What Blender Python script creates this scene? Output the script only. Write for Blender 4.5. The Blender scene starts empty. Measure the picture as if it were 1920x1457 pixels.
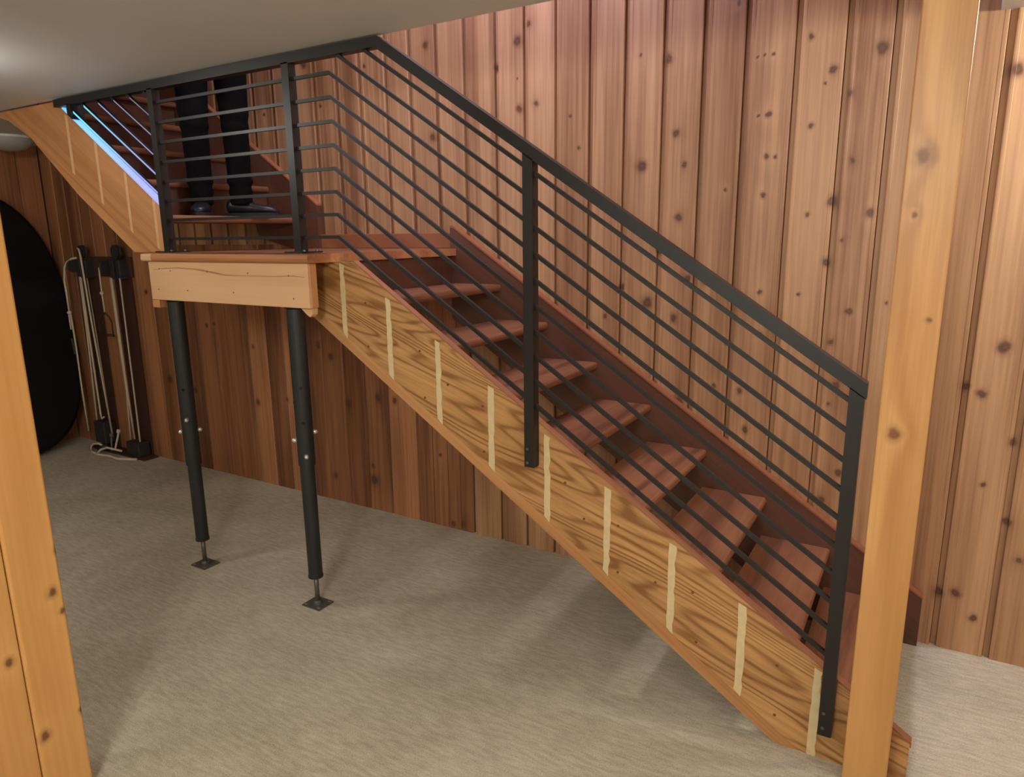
import bpy, bmesh, math, random
from mathutils import Vector, Matrix
random.seed(7)
SC = bpy.context.scene
COL = SC.collection

# ------------------------------------------------------------------ camera
cd = bpy.data.cameras.new('camera'); cam = bpy.data.objects.new('camera', cd); COL.objects.link(cam)
cd.sensor_fit = 'HORIZONTAL'; cd.sensor_width = 36.0; cd.lens = 1313.48 * 36 / 1920
cd.clip_start = 0.05
cam.location = (2.3675, -2.0993, 1.6019)
cam.rotation_euler = (1.354462, 0.01143, 0.536348)
SC.camera = cam
# ------------------------------------------------------------------ world, exposure
w = bpy.data.worlds.new('world'); SC.world = w; w.use_nodes = True
w.node_tree.nodes['Background'].inputs[0].default_value = (0.75, 0.8, 1.0, 1)
w.node_tree.nodes['Background'].inputs[1].default_value = 0.25
SC.view_settings.view_transform = 'Standard'; SC.view_settings.look = 'None'
SC.view_settings.gamma = 1.0; SC.view_settings.use_curve_mapping = False
SC.view_settings.exposure = 0.3
# ------------------------------------------------------------------ lamps
def area(name, loc, size, power, col, rot=(0, 0, 0), shape='DISK', size_y=None, spread=None):
    l = bpy.data.lights.new(name, 'AREA'); l.shape = shape; l.size = size
    if size_y: l.size_y = size_y
    l.energy = power; l.color = col
    if spread: l.spread = spread
    o = bpy.data.objects.new(name, l); COL.objects.link(o); o.location = loc; o.rotation_euler = rot
    return o
def bulb(name, loc, r, power, col):
    l = bpy.data.lights.new(name, 'POINT'); l.energy = power; l.color = col; l.shadow_soft_size = r
    o = bpy.data.objects.new(name, l); COL.objects.link(o); o.location = loc
    return o
WARM = (0.98, 0.965, 0.90)
bulb('ceiling_lamp_left', (-1.02, -0.92, 2.18), 0.05, 9, WARM)
bulb('ceiling_lamp_right', (3.15, 0.45, 2.24), 0.07, 26, WARM)
bulb('ceiling_lamp_near', (2.0, -3.0, 2.12), 0.24, 92, WARM)
bulb('fill_near_right', (3.7, -2.0, 2.12), 0.24, 30, WARM)  # unseen light added for general room brightness
bulb('fill_far_front', (-1.0, -3.2, 2.12), 0.24, 20, WARM)  # unseen light added to fill the front of the room
area('upstairs_light', (0.85, 0.30, 3.45), 0.5, 17, (0.68, 0.63, 1.0))
area('upstairs_light', (0.0, 0.40, 4.4), 0.6, 26, (0.95, 0.88, 0.94))  # second light, added to brighten the wall behind the landing

# ------------------------------------------------------------------ helpers
def lin(c):
    r = []
    for v in c[:3]:
        v = v / 255.0
        r.append(v / 12.92 if v <= 0.04045 else ((v + 0.055) / 1.055) ** 2.4)
    return (r[0], r[1], r[2], 1.0)

class N:
    def __init__(s, mat):
        s.t = mat.node_tree; s.n = s.t.nodes; s.l = s.t.links; s.n.clear()
        s.out = s.n.new('ShaderNodeOutputMaterial'); s.b = s.n.new('ShaderNodeBsdfPrincipled')
        s.l.new(s.b.outputs[0], s.out.inputs[0])
    def set(s, sock, v):
        if isinstance(v, bpy.types.NodeSocket): s.l.new(v, sock)
        else: sock.default_value = v
    def math(s, op, a, b=0.0, c=None, clamp=False):
        n = s.n.new('ShaderNodeMath'); n.operation = op; n.use_clamp = clamp
        s.set(n.inputs[0], a); s.set(n.inputs[1], b)
        if c is not None: s.set(n.inputs[2], c)
        return n.outputs[0]
    def vmath(s, op, a, b=None, scale=None):
        n = s.n.new('ShaderNodeVectorMath'); n.operation = op
        s.set(n.inputs[0], a)
        if b is not None: s.set(n.inputs[1], b)
        if scale is not None: s.set(n.inputs[3], scale)
        return n
    def mix(s, f, a, b, mode='MIX'):
        n = s.n.new('ShaderNodeMix'); n.data_type = 'RGBA'; n.blend_type = mode; n.clamp_factor = True
        s.set(n.inputs[0], f); s.set(n.inputs[6], a); s.set(n.inputs[7], b)
        return n.outputs[2]
    def noise(s, vec, scale, detail=3, rough=0.55, dist=0.0):
        n = s.n.new('ShaderNodeTexNoise'); s.set(n.inputs['Vector'], vec)
        n.inputs['Scale'].default_value = scale; n.inputs['Detail'].default_value = detail
        n.inputs['Roughness'].default_value = rough; n.inputs['Distortion'].default_value = dist
        return n.outputs[0]
    def ramp(s, f, pts):
        n = s.n.new('ShaderNodeMapRange'); n.interpolation_type = 'SMOOTHSTEP'
        s.set(n.inputs[0], f); n.inputs[1].default_value = pts[0]; n.inputs[2].default_value = pts[1]
        n.inputs[3].default_value = pts[2]; n.inputs[4].default_value = pts[3]
        return n.outputs[0]
    def objvec(s, rnd=True):
        t = s.n.new('ShaderNodeTexCoord').outputs['Object']
        if not rnd: return t
        oi = s.n.new('ShaderNodeObjectInfo'); s.rnd = oi.outputs['Random']
        c = s.n.new('ShaderNodeCombineXYZ')
        s.set(c.inputs[0], s.math('MULTIPLY', s.rnd, 37.0)); s.set(c.inputs[1], s.math('MULTIPLY', s.rnd, 91.0)); s.set(c.inputs[2], s.math('MULTIPLY', s.rnd, 53.0))
        return s.vmath('ADD', t, c.outputs[0]).outputs[0]
    def mapping(s, vec, rot=(0, 0, 0), scale=(1, 1, 1)):
        n = s.n.new('ShaderNodeMapping'); s.set(n.inputs[0], vec)
        n.inputs['Rotation'].default_value = rot; n.inputs['Scale'].default_value = scale
        return n.outputs[0]
    def bump(s, h, strength=0.2, dist=0.002):
        n = s.n.new('ShaderNodeBump'); n.inputs['Strength'].default_value = strength; n.inputs['Distance'].default_value = dist
        s.set(n.inputs['Height'], h); s.l.new(n.outputs[0], s.b.inputs['Normal'])

def plain(name, rgb, rough=0.5, metal=0.0, noise=0.0, nscale=20, bump=0.0, spec=0.5, coat=0.0):
    m = bpy.data.materials.new(name); m.use_nodes = True; k = N(m)
    c = lin(rgb)
    if noise > 0:
        v = k.objvec(False); f = k.noise(v, nscale, 4)
        a = tuple(x * (1 - noise) for x in c[:3]) + (1,); b = tuple(min(1, x * (1 + noise)) for x in c[:3]) + (1,)
        k.set(k.b.inputs['Base Color'], k.mix(f, a, b))
        if bump > 0: k.bump(k.noise(v, nscale * 3, 4), bump, 0.002)
    else: k.b.inputs['Base Color'].default_value = c
    k.b.inputs['Roughness'].default_value = rough; k.b.inputs['Metallic'].default_value = metal
    k.b.inputs['Specular IOR Level'].default_value = spec
    k.b.inputs['Coat Weight'].default_value = coat
    return m

def wood(name, light, dark, rot=(0, 0, 0), long=0.06, rings=22.0, ringamt=0.35, fine=0.35, var=0.3, rough=0.42,
         knots=None, kplane='xz', kscale=1.0, auto=0.0, knotcol=(84, 50, 34), bump=0.25, alt=None, altamt=0.0, warp=0.25, broadamt=0.3, coat=0.0, rsc=1.6, rpow=2.2):
    """procedural timber: grain runs along local Z (rot turns it); knots = list of world (a, b, radius)"""
    m = bpy.data.materials.new(name); m.use_nodes = True; k = N(m)
    v0 = k.objvec(True)
    v = k.mapping(v0, rot, (1, 1, 1))
    sx = k.mapping(v, (0, 0, 0), (1, 1, long))
    kd = None; halo = None
    if knots:
        g = k.n.new('ShaderNodeNewGeometry'); p = g.outputs['Position']
        sp = k.n.new('ShaderNodeSeparateXYZ'); k.set(sp.inputs[0], p)
        cb = k.n.new('ShaderNodeCombineXYZ')
        wob = k.noise(p, 25, 2)
        k.set(cb.inputs[0], k.math('ADD', sp.outputs[0 if kplane == 'xz' else 1], k.math('MULTIPLY', k.math('SUBTRACT', wob, 0.5), 0.03)))
        k.set(cb.inputs[1], k.math('MULTIPLY', sp.outputs[2], 0.85))
        q = cb.outputs[0]
        for (a, b, r) in knots:
            d = k.vmath('DISTANCE', q, (a, b * 0.85, 0)).outputs['Value']
            e = k.math('DIVIDE', d, r * kscale)
            kd = e if kd is None else k.math('MINIMUM', kd, e)
    if auto > 0:
        vv = k.mapping(v, (0, 0, 0), (7.0, 7.0, 2.6))
        t = k.n.new('ShaderNodeTexVoronoi'); t.feature = 'F1'; k.set(t.inputs['Vector'], vv); t.inputs['Scale'].default_value = 1.0
        sz = k.n.new('ShaderNodeSeparateColor'); k.l.new(t.outputs['Color'], sz.inputs[0])
        pick = k.math('GREATER_THAN', sz.outputs[0], 1.0 - auto)
        rad = k.math('MULTIPLY_ADD', sz.outputs[1], 0.07, 0.03)
        e = k.math('DIVIDE', t.outputs['Distance'], rad)
        e = k.math('ADD', e, k.math('MULTIPLY', k.math('SUBTRACT', 1.0, pick), 50.0))
        kd = e if kd is None else k.math('MINIMUM', kd, e)
    # grain
    base = k.noise(sx, rsc, 2, 0.5, warp)
    if kd is not None:
        bend = k.math('DIVIDE', 0.10, k.math('ADD', kd, 0.6))
        base = k.math('ADD', base, bend)
    ring = k.math('MULTIPLY_ADD', k.math('SINE', k.math('MULTIPLY', base, rings * 6.28)), 0.5, 0.5)
    ring = k.math('POWER', ring, rpow)
    fn = k.noise(k.mapping(v, (0, 0, 0), (1, 1, long * 0.6)), 70, 3, 0.65)
    broad = k.noise(k.mapping(v, (0, 0, 0), (1, 1, long * 1.5)), 7, 3, 0.6)
    f = k.math('ADD', k.math('MULTIPLY', ring, ringamt), k.math('MULTIPLY', k.ramp(fn, (0.3, 0.75, 0, 1)), fine))
    f = k.math('ADD', f, k.math('MULTIPLY', k.ramp(broad, (0.35, 0.7, 0, 1)), broadamt), clamp=True)
    col = k.mix(f, lin(light), lin(dark))
    if alt: col = k.mix(k.math('MULTIPLY', k.ramp(k.noise(k.mapping(v, (0, 0, 0), (1, 1, 0.35)), 3.0, 2), (0.45, 0.62, 0, 1)), altamt), col, lin(alt))
    # board to board variation
    br = k.math('MULTIPLY_ADD', k.rnd, var, 1.0 - var * 0.5)
    cc = k.n.new('ShaderNodeCombineXYZ'); k.set(cc.inputs[0], br)
    k.set(cc.inputs[1], k.math('POWER', br, 1.12)); k.set(cc.inputs[2], k.math('POWER', br, 1.25))
    col = k.mix(1.0, col, cc.outputs[0], 'MULTIPLY')
    if kd is not None:
        halo = k.ramp(kd, (0.9, 2.0, 0.3, 0.0))
        core = k.ramp(kd, (0.45, 1.2, 0.85, 0.0))
        eye = k.ramp(kd, (0.0, 0.5, 0.35, 0.0))
        col = k.mix(halo, col, lin((96, 52, 28)))
        col = k.mix(core, col, lin(knotcol))
        col = k.mix(eye, col, lin((128, 84, 56)))
    k.set(k.b.inputs['Base Color'], col)
    k.b.inputs['Roughness'].default_value = rough
    k.b.inputs['Coat Weight'].default_value = coat; k.b.inputs['Coat Roughness'].default_value = 0.25
    k.bump(k.math('ADD', k.math('MULTIPLY', fn, 0.6), ring), bump, 0.0006)
    return m

def link(name, bm, mat, parent=None, smooth=False, kind=None):
    me = bpy.data.meshes.new(name); bmesh.ops.recalc_face_normals(bm, faces=bm.faces); bm.to_mesh(me); bm.free()
    me.materials.append(mat)
    if smooth:
        for p in me.polygons: p.use_smooth = True
    o = bpy.data.objects.new(name, me); COL.objects.link(o)
    if parent: o.parent = parent; o.matrix_parent_inverse = Matrix.Identity(4)
    if parent is not None: o.location = -world_loc(parent)
    if kind: o['kind'] = kind
    return o
def world_loc(o):
    v = Vector((0, 0, 0))
    while o is not None: v = v + o.location; o = o.parent
    return v
def thing(name, label, cat, loc=(0, 0, 0), group=None):
    o = bpy.data.objects.new(name, None); COL.objects.link(o); o.location = loc
    o.empty_display_size = 0.1
    o['label'] = label; o['category'] = cat
    if group: o['group'] = group
    return o
def tag(o, label, cat, group=None):
    o['label'] = label; o['category'] = cat
    if group: o['group'] = group
    return o

def add_box(bm, x0, x1, y0, y1, z0, z1, bev=0.0, seg=1):
    vs = [bm.verts.new(p) for p in ((x0, y0, z0), (x1, y0, z0), (x1, y1, z0), (x0, y1, z0), (x0, y0, z1), (x1, y0, z1), (x1, y1, z1), (x0, y1, z1))]
    fs = [bm.faces.new([vs[i] for i in q]) for q in ((0, 3, 2, 1), (4, 5, 6, 7), (0, 1, 5, 4), (1, 2, 6, 5), (2, 3, 7, 6), (3, 0, 4, 7))]
    if bev > 0:
        es = list({e for f in fs for e in f.edges})
        bmesh.ops.bevel(bm, geom=es, offset=bev, segments=seg, affect='EDGES', profile=0.5)
    return vs
def box(x0, x1, y0, y1, z0, z1, bev=0.0, seg=1):
    bm = bmesh.new(); add_box(bm, x0, x1, y0, y1, z0, z1, bev, seg); return bm
def prism(pts, y0, y1, plane='xz', bev=0.0):
    """polygon pts in a plane extruded between y0 and y1 along the third axis"""
    bm = bmesh.new()
    def P(p, t):
        if plane == 'xz': return (p[0], t, p[1])
        if plane == 'xy': return (p[0], p[1], t)
        return (t, p[0], p[1])
    a = [bm.verts.new(P(p, y0)) for p in pts]; b = [bm.verts.new(P(p, y1)) for p in pts]
    n = len(pts)
    bm.faces.new(a); bm.faces.new(b[::-1])
    for i in range(n): bm.faces.new((a[i], a[(i + 1) % n], b[(i + 1) % n], b[i]))
    if bev > 0: bmesh.ops.bevel(bm, geom=list(bm.edges), offset=bev, segments=1, affect='EDGES')
    return bm
def add_tube(bm, pts, r, seg=10, caps=True, radii=None):
    """round tube along a polyline"""
    pts = [Vector(p) for p in pts]; rings = []
    n = len(pts)
    up = None
    for i, p in enumerate(pts):
        t = (pts[min(i + 1, n - 1)] - pts[max(i - 1, 0)]).normalized()
        if up is None:
            up = t.orthogonal().normalized()
        up = (up - t * up.dot(t)).normalized(); s = t.cross(up)
        rr = radii[i] if radii else r
        rings.append([bm.verts.new(p + (up * math.cos(2 * math.pi * k / seg) + s * math.sin(2 * math.pi * k / seg)) * rr) for k in range(seg)])
    for a, b in zip(rings, rings[1:]):
        for k in range(seg): bm.faces.new((a[k], a[(k + 1) % seg], b[(k + 1) % seg], b[k]))
    if caps: bm.faces.new(rings[0][::-1]); bm.faces.new(rings[-1])
    return bm
def tube(pts, r, seg=10, radii=None): return add_tube(bmesh.new(), pts, r, seg, True, radii)
def bar_xz(pts, y0, y1, h, endcut='v'):
    """flat bar following a polyline in the xz plane, mitred at bends, plumb cut at the ends; h = thickness across"""
    n = len(pts); top = []; bot = []
    for i, (x, z) in enumerate(pts):
        def nrm(a, b):
            dx, dz = b[0] - a[0], b[1] - a[1]; L = math.hypot(dx, dz); return (-dz / L, dx / L)
        if i == 0 or i == n - 1:
            q = nrm(pts[0], pts[1]) if i == 0 else nrm(pts[-2], pts[-1])
            sgn = 1 if q[1] > 0 else -1
            dv = h / 2 / abs(q[1]) if endcut == 'v' and abs(q[1]) > 0.2 else None
            if dv is None: top.append((x + q[0] * h / 2, z + q[1] * h / 2)); bot.append((x - q[0] * h / 2, z - q[1] * h / 2))
            else: top.append((x, z + dv)); bot.append((x, z - dv))
        else:
            q1 = nrm(pts[i - 1], pts[i]); q2 = nrm(pts[i], pts[i + 1])
            if q1[1] < 0: q1 = (-q1[0], -q1[1])
            if q2[1] < 0: q2 = (-q2[0], -q2[1])
            mx, mz = q1[0] + q2[0], q1[1] + q2[1]; L = math.hypot(mx, mz); mx /= L; mz /= L
            s = h / 2 / (mx * q1[0] + mz * q1[1])
            top.append((x + mx * s, z + mz * s)); bot.append((x - mx * s, z - mz * s))
    return prism(top + bot[::-1], y0, y1)

# ------------------------------------------------------------------ materials
KN = [(0.119,2.51,0.0191),(0.641,2.458,0.0245),(0.697,2.52,0.0197),(0.525,2.359,0.0207),(0.649,2.168,0.0208),(0.736,2.183,0.0137),(0.149,2.082,0.0201),(0.906,2.113,0.0089),(0.952,1.976,0.0113),(1.229,2.324,0.0082),(1.351,2.294,0.0243),(1.395,2.002,0.0188),(1.249,1.88,0.0262),(1.437,1.876,0.0169),(1.42,1.664,0.0196),(1.337,1.527,0.0181),(1.626,2.458,0.015),(1.703,2.255,0.0076),(1.725,2.26,0.0076),(1.76,2.259,0.0076),(1.894,2.302,0.0146),(1.977,2.179,0.0183),(1.956,2.134,0.0074),(2.04,2.09,0.0147),(2.132,2.23,0.0317),(1.758,2.044,0.0136),(1.722,2.042,0.0079),(1.915,1.988,0.0134),(1.758,1.889,0.014),(1.792,1.885,0.0099),(2.067,1.855,0.0132),(1.612,1.769,0.0104),(1.755,1.742,0.0143),(2.011,1.712,0.0253),(2.142,1.665,0.023),(1.924,1.663,0.012),(2.058,1.566,0.0079),(2.007,1.483,0.0202),(1.917,1.358,0.0084),(1.767,1.362,0.0129),(2.102,1.299,0.0183),(2.048,1.177,0.0126),(1.773,1.19,0.0132),(2.228,1.336,0.0079),(1.466,1.409,0.0224),(1.539,1.402,0.0222),(1.169,1.365,0.0213),(1.291,1.302,0.0328),(1.412,1.238,0.0209),(1.648,1.146,0.018),(1.601,0.958,0.014),(1.71,0.945,0.0184),(1.453,0.87,0.029),(1.744,0.779,0.021),(1.094,1.232,0.0122),(2.058,0.929,0.0087),(2.119,0.649,0.0222),(2.081,1.006,0.0192),(2.063,0.525,0.0183),(2.607,1.196,0.03),(2.559,1.022,0.0194),(2.507,1.042,0.0176),(2.673,0.857,0.0214),(2.6,0.685,0.0122),(2.688,0.553,0.0203),(2.74,0.418,0.0123),(2.502,0.226,0.022),(2.56,0.24,0.0196),(2.625,0.153,0.0196),(2.535,2.112,0.0264),(0.641,2.3,0.006),
      (-0.716,2.527,0.0294),(-0.286,2.464,0.0127),(-0.616,2.301,0.0136),(-1.062,2.297,0.0115)]
KL = [(-2.424,1.235,0.0227),(-2.264,0.617,0.0357),(-1.983,0.564,0.0349),(-1.785,1.031,0.0217),(-1.705,1.046,0.0179),(-1.344,0.918,0.0175),(-1.342,0.552,0.029),(-1.062,0.597,0.021),(-0.759,0.969,0.0324),(-0.66,0.906,0.029),(-0.546,0.635,0.0295),(-0.306,0.694,0.0285),(-0.184,0.692,0.0281),(-0.683,0.162,0.0246),(-0.37,0.186,0.0405),(-0.376,0.274,0.0201),(0.199,0.027,0.0257),(0.264,0.038,0.0191),(0.126,0.418,0.0124),(0.439,0.203,0.0152),(0.59,0.02,0.0214),(0.662,0.02,0.0242)]
M = {}
M['cedar'] = wood('cedar_board_upper', (196, 153, 112), (138, 95, 64), long=0.035, rings=6, ringamt=0.3, fine=0.45, var=0.15, knots=KN, rough=0.5, kscale=0.72, warp=0.1, broadamt=0.6)
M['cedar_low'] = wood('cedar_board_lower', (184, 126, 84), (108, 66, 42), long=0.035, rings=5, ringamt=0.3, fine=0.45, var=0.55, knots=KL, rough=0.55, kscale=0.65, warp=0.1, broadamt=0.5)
M['cedar_far'] = wood('cedar_board_plain', (176, 124, 88), (120, 78, 52), long=0.035, rings=5, ringamt=0.3, fine=0.4, var=0.4, auto=0.12, rough=0.55)
M['groove'] = plain('wall_backing', (70, 36, 24), 0.7, noise=0.2)
M['ply'] = wood('oak_plywood', (204, 156, 100), (138, 92, 48), rot=(0, math.radians(71), 0), long=0.10, rings=30, ringamt=0.62, fine=0.45, var=0.06, rough=0.45, bump=0.15, warp=0.2, rsc=4.2, rpow=3.0)
M['ply_edge'] = wood('oak_edge', (206, 156, 104), (170, 118, 70), rot=(0, math.radians(56.6), 0), long=0.05, rings=9, ringamt=0.4, fine=0.4, var=0.06, rough=0.45)
M['ply_up'] = wood('upper_stringer_ply', (206, 148, 96), (170, 112, 68), rot=(0, math.radians(56), 0), long=0.07, rings=8, ringamt=0.4, fine=0.35, var=0.1, auto=0.1, rough=0.5)
M['filler'] = plain('pale_filler_strip', (214, 194, 148), 0.6, noise=0.16, nscale=40)
M['plug'] = plain('wood_plug', (120, 70, 32), 0.5, noise=0.2, nscale=200)
M['pine'] = wood('pine_raw', (222, 178, 134), (204, 152, 106), rot=(0, math.radians(90), 0), long=0.05, rings=10, ringamt=0.3, fine=0.2, var=0.06, rough=0.6, bump=0.1)
M['pine_end'] = wood('pine_raw_upright', (208, 150, 100), (188, 126, 80), long=0.05, rings=10, ringamt=0.3, fine=0.2, var=0.06, rough=0.6, bump=0.1)
M['tread'] = wood('tread_redwood', (152, 101, 70), (100, 60, 41), rot=(math.radians(90), 0, 0), long=0.08, rings=11, ringamt=0.5, fine=0.4, var=0.2, rough=0.38, bump=0.2)
M['nosing'] = wood('nosing_oak', (196, 136, 90), (150, 96, 60), rot=(0, math.radians(90), 0), long=0.05, rings=8, ringamt=0.4, fine=0.4, var=0.08, rough=0.35)
M['skirt'] = wood('skirt_dark', (112, 72, 54), (72, 44, 34), rot=(0, math.radians(56.6), 0), long=0.05, rings=6, ringamt=0.3, fine=0.3, var=0.1, rough=0.42)
M['cap'] = wood('cap_red', (166, 112, 78), (130, 82, 56), rot=(0, math.radians(56.6), 0), long=0.05, rings=6, ringamt=0.3, fine=0.3, var=0.08, rough=0.4)
M['trimpale'] = wood('skirt_cap', (164, 104, 72), (130, 76, 50), rot=(0, math.radians(56.6), 0), long=0.05, rings=6, ringamt=0.3, fine=0.3, var=0.08, rough=0.4)
M['post'] = wood('post_fir', (216, 164, 102), (184, 130, 74), long=0.06, rings=12, ringamt=0.6, fine=0.5, var=0.05, rough=0.42,
                 knots=[(2.32, 1.768, 0.019), (2.315, 1.636, 0.007), (2.319, 1.103, 0.014), (2.369, 1.391, 0.004)], kscale=1.0, knotcol=(120, 72, 38), alt=(180, 132, 74), altamt=0.5, warp=0.6)
M['lpost'] = wood('door_post_fir', (222, 172, 104), (198, 142, 76), long=0.04, rings=6, ringamt=0.4, fine=0.3, var=0.05, rough=0.42,
                  knots=[(-1.23, 0.646, 0.012), (-1.354, 0.499, 0.012), (-1.304, 0.24, 0.014), (-1.194, 0.76, 0.012), (-1.209, 0.58, 0.009), (-1.199, 0.257, 0.010)], kplane='yz', knotcol=(110, 64, 30))
M['steel'] = plain('black_powder_coat', (22, 21, 21), 0.42, metal=0.0, spec=0.6)
M['prop'] = plain('black_painted_steel', (34, 36, 38), 0.5, noise=0.15, nscale=60, bump=0.1)
M['bare'] = plain('bare_steel', (104, 102, 98), 0.38, metal=0.45)
M['zinc'] = plain('zinc_nut', (225, 222, 212), 0.3, metal=0.7)
M['paint'] = plain('ceiling_paint', (210, 210, 206), 0.55, noise=0.03, nscale=90, bump=0.15)
M['white'] = plain('white_wall_paint', (200, 196, 186), 0.7)
M['jeans'] = plain('black_denim', (10, 9, 11), 0.9, spec=0.12, noise=0.3, nscale=60, bump=0.4)
M['jacket'] = plain('dark_jacket', (26, 27, 32), 0.9, noise=0.3, nscale=40, bump=0.3)
M['leather'] = plain('black_leather', (26, 26, 30), 0.38, noise=0.15, nscale=30, bump=0.15)
M['sole'] = plain('rubber_sole', (22, 22, 24), 0.7)
M['skin'] = plain('skin', (196, 148, 120), 0.55, noise=0.06)
M['hair'] = plain('hair', (52, 38, 28), 0.8, noise=0.3, nscale=120, bump=0.4)
M['eye'] = plain('eye', (235, 232, 226), 0.2)
M['iris'] = plain('iris', (40, 28, 20), 0.2)
M['rope'] = plain('sash_rope', (214, 200, 172), 0.85, noise=0.25, nscale=300, bump=0.3)
M['iron'] = plain('cast_iron', (48, 46, 46), 0.6, noise=0.25, nscale=60, bump=0.3)
M['oldwood'] = plain('old_wood_block', (74, 44, 32), 0.7, noise=0.25, nscale=30)
M['black'] = plain('black_vinyl', (13, 12, 13), 0.55, noise=0.3, nscale=6, spec=0.3)
M['frost'] = plain('frosted_glass', (176, 172, 164), 0.4)
M['white_pl'] = plain('white_plastic', (225, 222, 215), 0.5)

# carpet
m = bpy.data.materials.new('carpet_loop'); m.use_nodes = True; k = N(m)
v = k.objvec(False)
a = k.noise(k.mapping(v, (0, 0, 0), (1, 5, 1)), 14, 5, 0.7)
b_ = k.noise(v, 2.0, 3, 0.6)
c_ = k.noise(k.mapping(v, (0, 0, 0), (1, 3, 1)), 170, 3, 0.75)
f = k.math('ADD', k.math('MULTIPLY', k.ramp(a, (0.3, 0.7, 0, 1)), 0.38), k.math('MULTIPLY', k.ramp(c_, (0.34, 0.66, 0, 1)), 0.52))
f = k.math('ADD', f, k.math('MULTIPLY', k.ramp(b_, (0.35, 0.65, 0, 1)), 0.2))
k.set(k.b.inputs['Base Color'], k.mix(f, lin((150, 139, 117)), lin((228, 218, 196))))
k.b.inputs['Roughness'].default_value = 0.95; k.b.inputs['Specular IOR Level'].default_value = 0.1
k.bump(k.math('ADD', c_, k.noise(v, 420, 2)), 0.6, 0.004)
M['carpet'] = m

# ------------------------------------------------------------------ geometry constants (metres)
SL = 0.66; RUN = 0.26; RISE = 0.1716
W = 0.872; SK = 0.8335           # wall face, wall-side skirt face
CEIL = 2.30; ZL = 1.5363         # ceiling, landing top
XL, XR, YF = -3.60, 4.40, -4.40
OPL, OPR, OPY = -2.32, 2.47, -0.013     # stairwell opening in the ceiling
SURFACE = []

# ------------------------------------------------------------------ room shell
fl = link('floor', box(XL, XR, YF, W + 0.02, -0.05, 0.0), M['carpet'], kind='structure')
fl['label'] = 'beige flecked carpet floor'
bm = bmesh.new()
add_box(bm, XL, XR, YF, OPY, CEIL, CEIL + 0.26)
add_box(bm, XL, OPL, OPY, W + 0.02, CEIL, CEIL + 0.26)
add_box(bm, OPR, XR, OPY, W + 0.02, CEIL, CEIL + 0.26)
link('ceiling', bm, M['paint'], kind='structure')
link('wall_front', box(XL - 0.1, XR + 0.1, YF - 0.1, YF, 0, CEIL), M['white'], kind='structure')
# upstairs shaft round the stairwell
wu = link('wall_upstairs', box(OPL - 0.6, OPR + 0.1, OPY - 0.12, OPY - 0.02, CEIL + 0.26, 4.75), M['white'], kind='structure')
link('wall_upstairs_right', box(OPR, OPR + 0.1, OPY - 0.02, W, CEIL + 0.26, 4.75), M['white'], kind='structure')
link('ceiling_upstairs', box(OPL - 0.7, OPR + 0.1, OPY - 0.12, W + 0.04, 4.75, 4.85), M['white'], kind='structure')
link('wall_upstairs_left', box(OPL - 0.7, OPL - 0.6, OPY - 0.12, W, CEIL + 0.26, 4.75), M['white'], kind='structure')

wb = link('wall_back', box(XL - 0.1, XR + 0.1, W + 0.020, W + 0.10, -0.02, 4.75), M['groove'], kind='structure')
def board_up(x0, x1, z0, z1, ch=0.022, mat='cedar'):
    """channel-lap board: recessed lap at its left, bevelled full-thickness face with a light bead"""
    prof = [(x0 + 0.002, W + 0.020), (x0 + 0.002, W + 0.0175), (x0 + ch - 0.002, W + 0.0165), (x0 + ch, W + 0.001), (x0 + ch + 0.004, W - 0.0005), (x0 + ch + 0.012, W - 0.0005), (x0 + ch + 0.014, W + 0.001),
            (x1 - 0.016, W + 0.001), (x1 - 0.014, W - 0.0005), (x1 - 0.004, W - 0.0005), (x1 - 0.0008, W + 0.002), (x1 - 0.0008, W + 0.020)]
    return link('board', prism(prof, z0, z1, 'xy'), M[mat], wb)
def board_low(x0, x1, z0, z1, mat='cedar_low'):
    prof = [(x0 + 0.0012, W + 0.020), (x0 + 0.0012, W + 0.006), (x0 + 0.007, W), (x1 - 0.007, W), (x1 - 0.0012, W + 0.006), (x1 - 0.0012, W + 0.020)]
    return link('board', prism(prof, z0, z1, 'xy'), M[mat], wb)
seams = [-0.329, -0.151, 0.005, 0.17, 0.336, 0.514, 0.669, 0.83, 0.996, 1.159, 1.327, 1.49, 1.654, 1.838, 2.011, 2.165, 2.345, 2.498, 2.672]
while seams[0] > OPL - 0.1: seams.insert(0, seams[0] - 0.166)
ZJ = 1.56
for a, b in zip(seams, seams[1:]):
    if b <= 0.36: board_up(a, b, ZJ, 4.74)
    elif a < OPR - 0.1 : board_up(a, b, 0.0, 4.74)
    else: board_up(a, b, 0.0, CEIL if a > OPR - 0.05 else 4.74)
x = seams[-1]
while x < XR - 0.05:
    board_up(x, min(x + 0.166, XR), 0.0, CEIL, mat='cedar_far' if x > 3.3 else 'cedar'); x += 0.166
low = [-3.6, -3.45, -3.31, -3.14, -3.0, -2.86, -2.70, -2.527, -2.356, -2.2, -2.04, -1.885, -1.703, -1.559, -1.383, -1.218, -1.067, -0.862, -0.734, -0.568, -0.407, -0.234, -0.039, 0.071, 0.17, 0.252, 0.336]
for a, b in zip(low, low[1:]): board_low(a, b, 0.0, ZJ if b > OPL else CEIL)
# left, right side walls with boards
wl = link('wall_left', box(XL - 0.10, XL - 0.012, YF, W, 0, CEIL), M['groove'], kind='structure')
y = W
while y > -1.6:
    link('board', prism([(XL - 0.012, y - 0.001), (XL, y - 0.007), (XL, y - 0.153), (XL - 0.012, y - 0.159)], 0, CEIL, 'xy'), M['cedar_low'], wl); y -= 0.16
link('wall_left_front', box(XL - 0.012, XL, YF, y, 0, CEIL), M['cedar_far'], kind='structure')
link('wall_right', box(XR, XR + 0.1, YF, W, 0, CEIL), M['cedar_far'], kind='structure')

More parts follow.
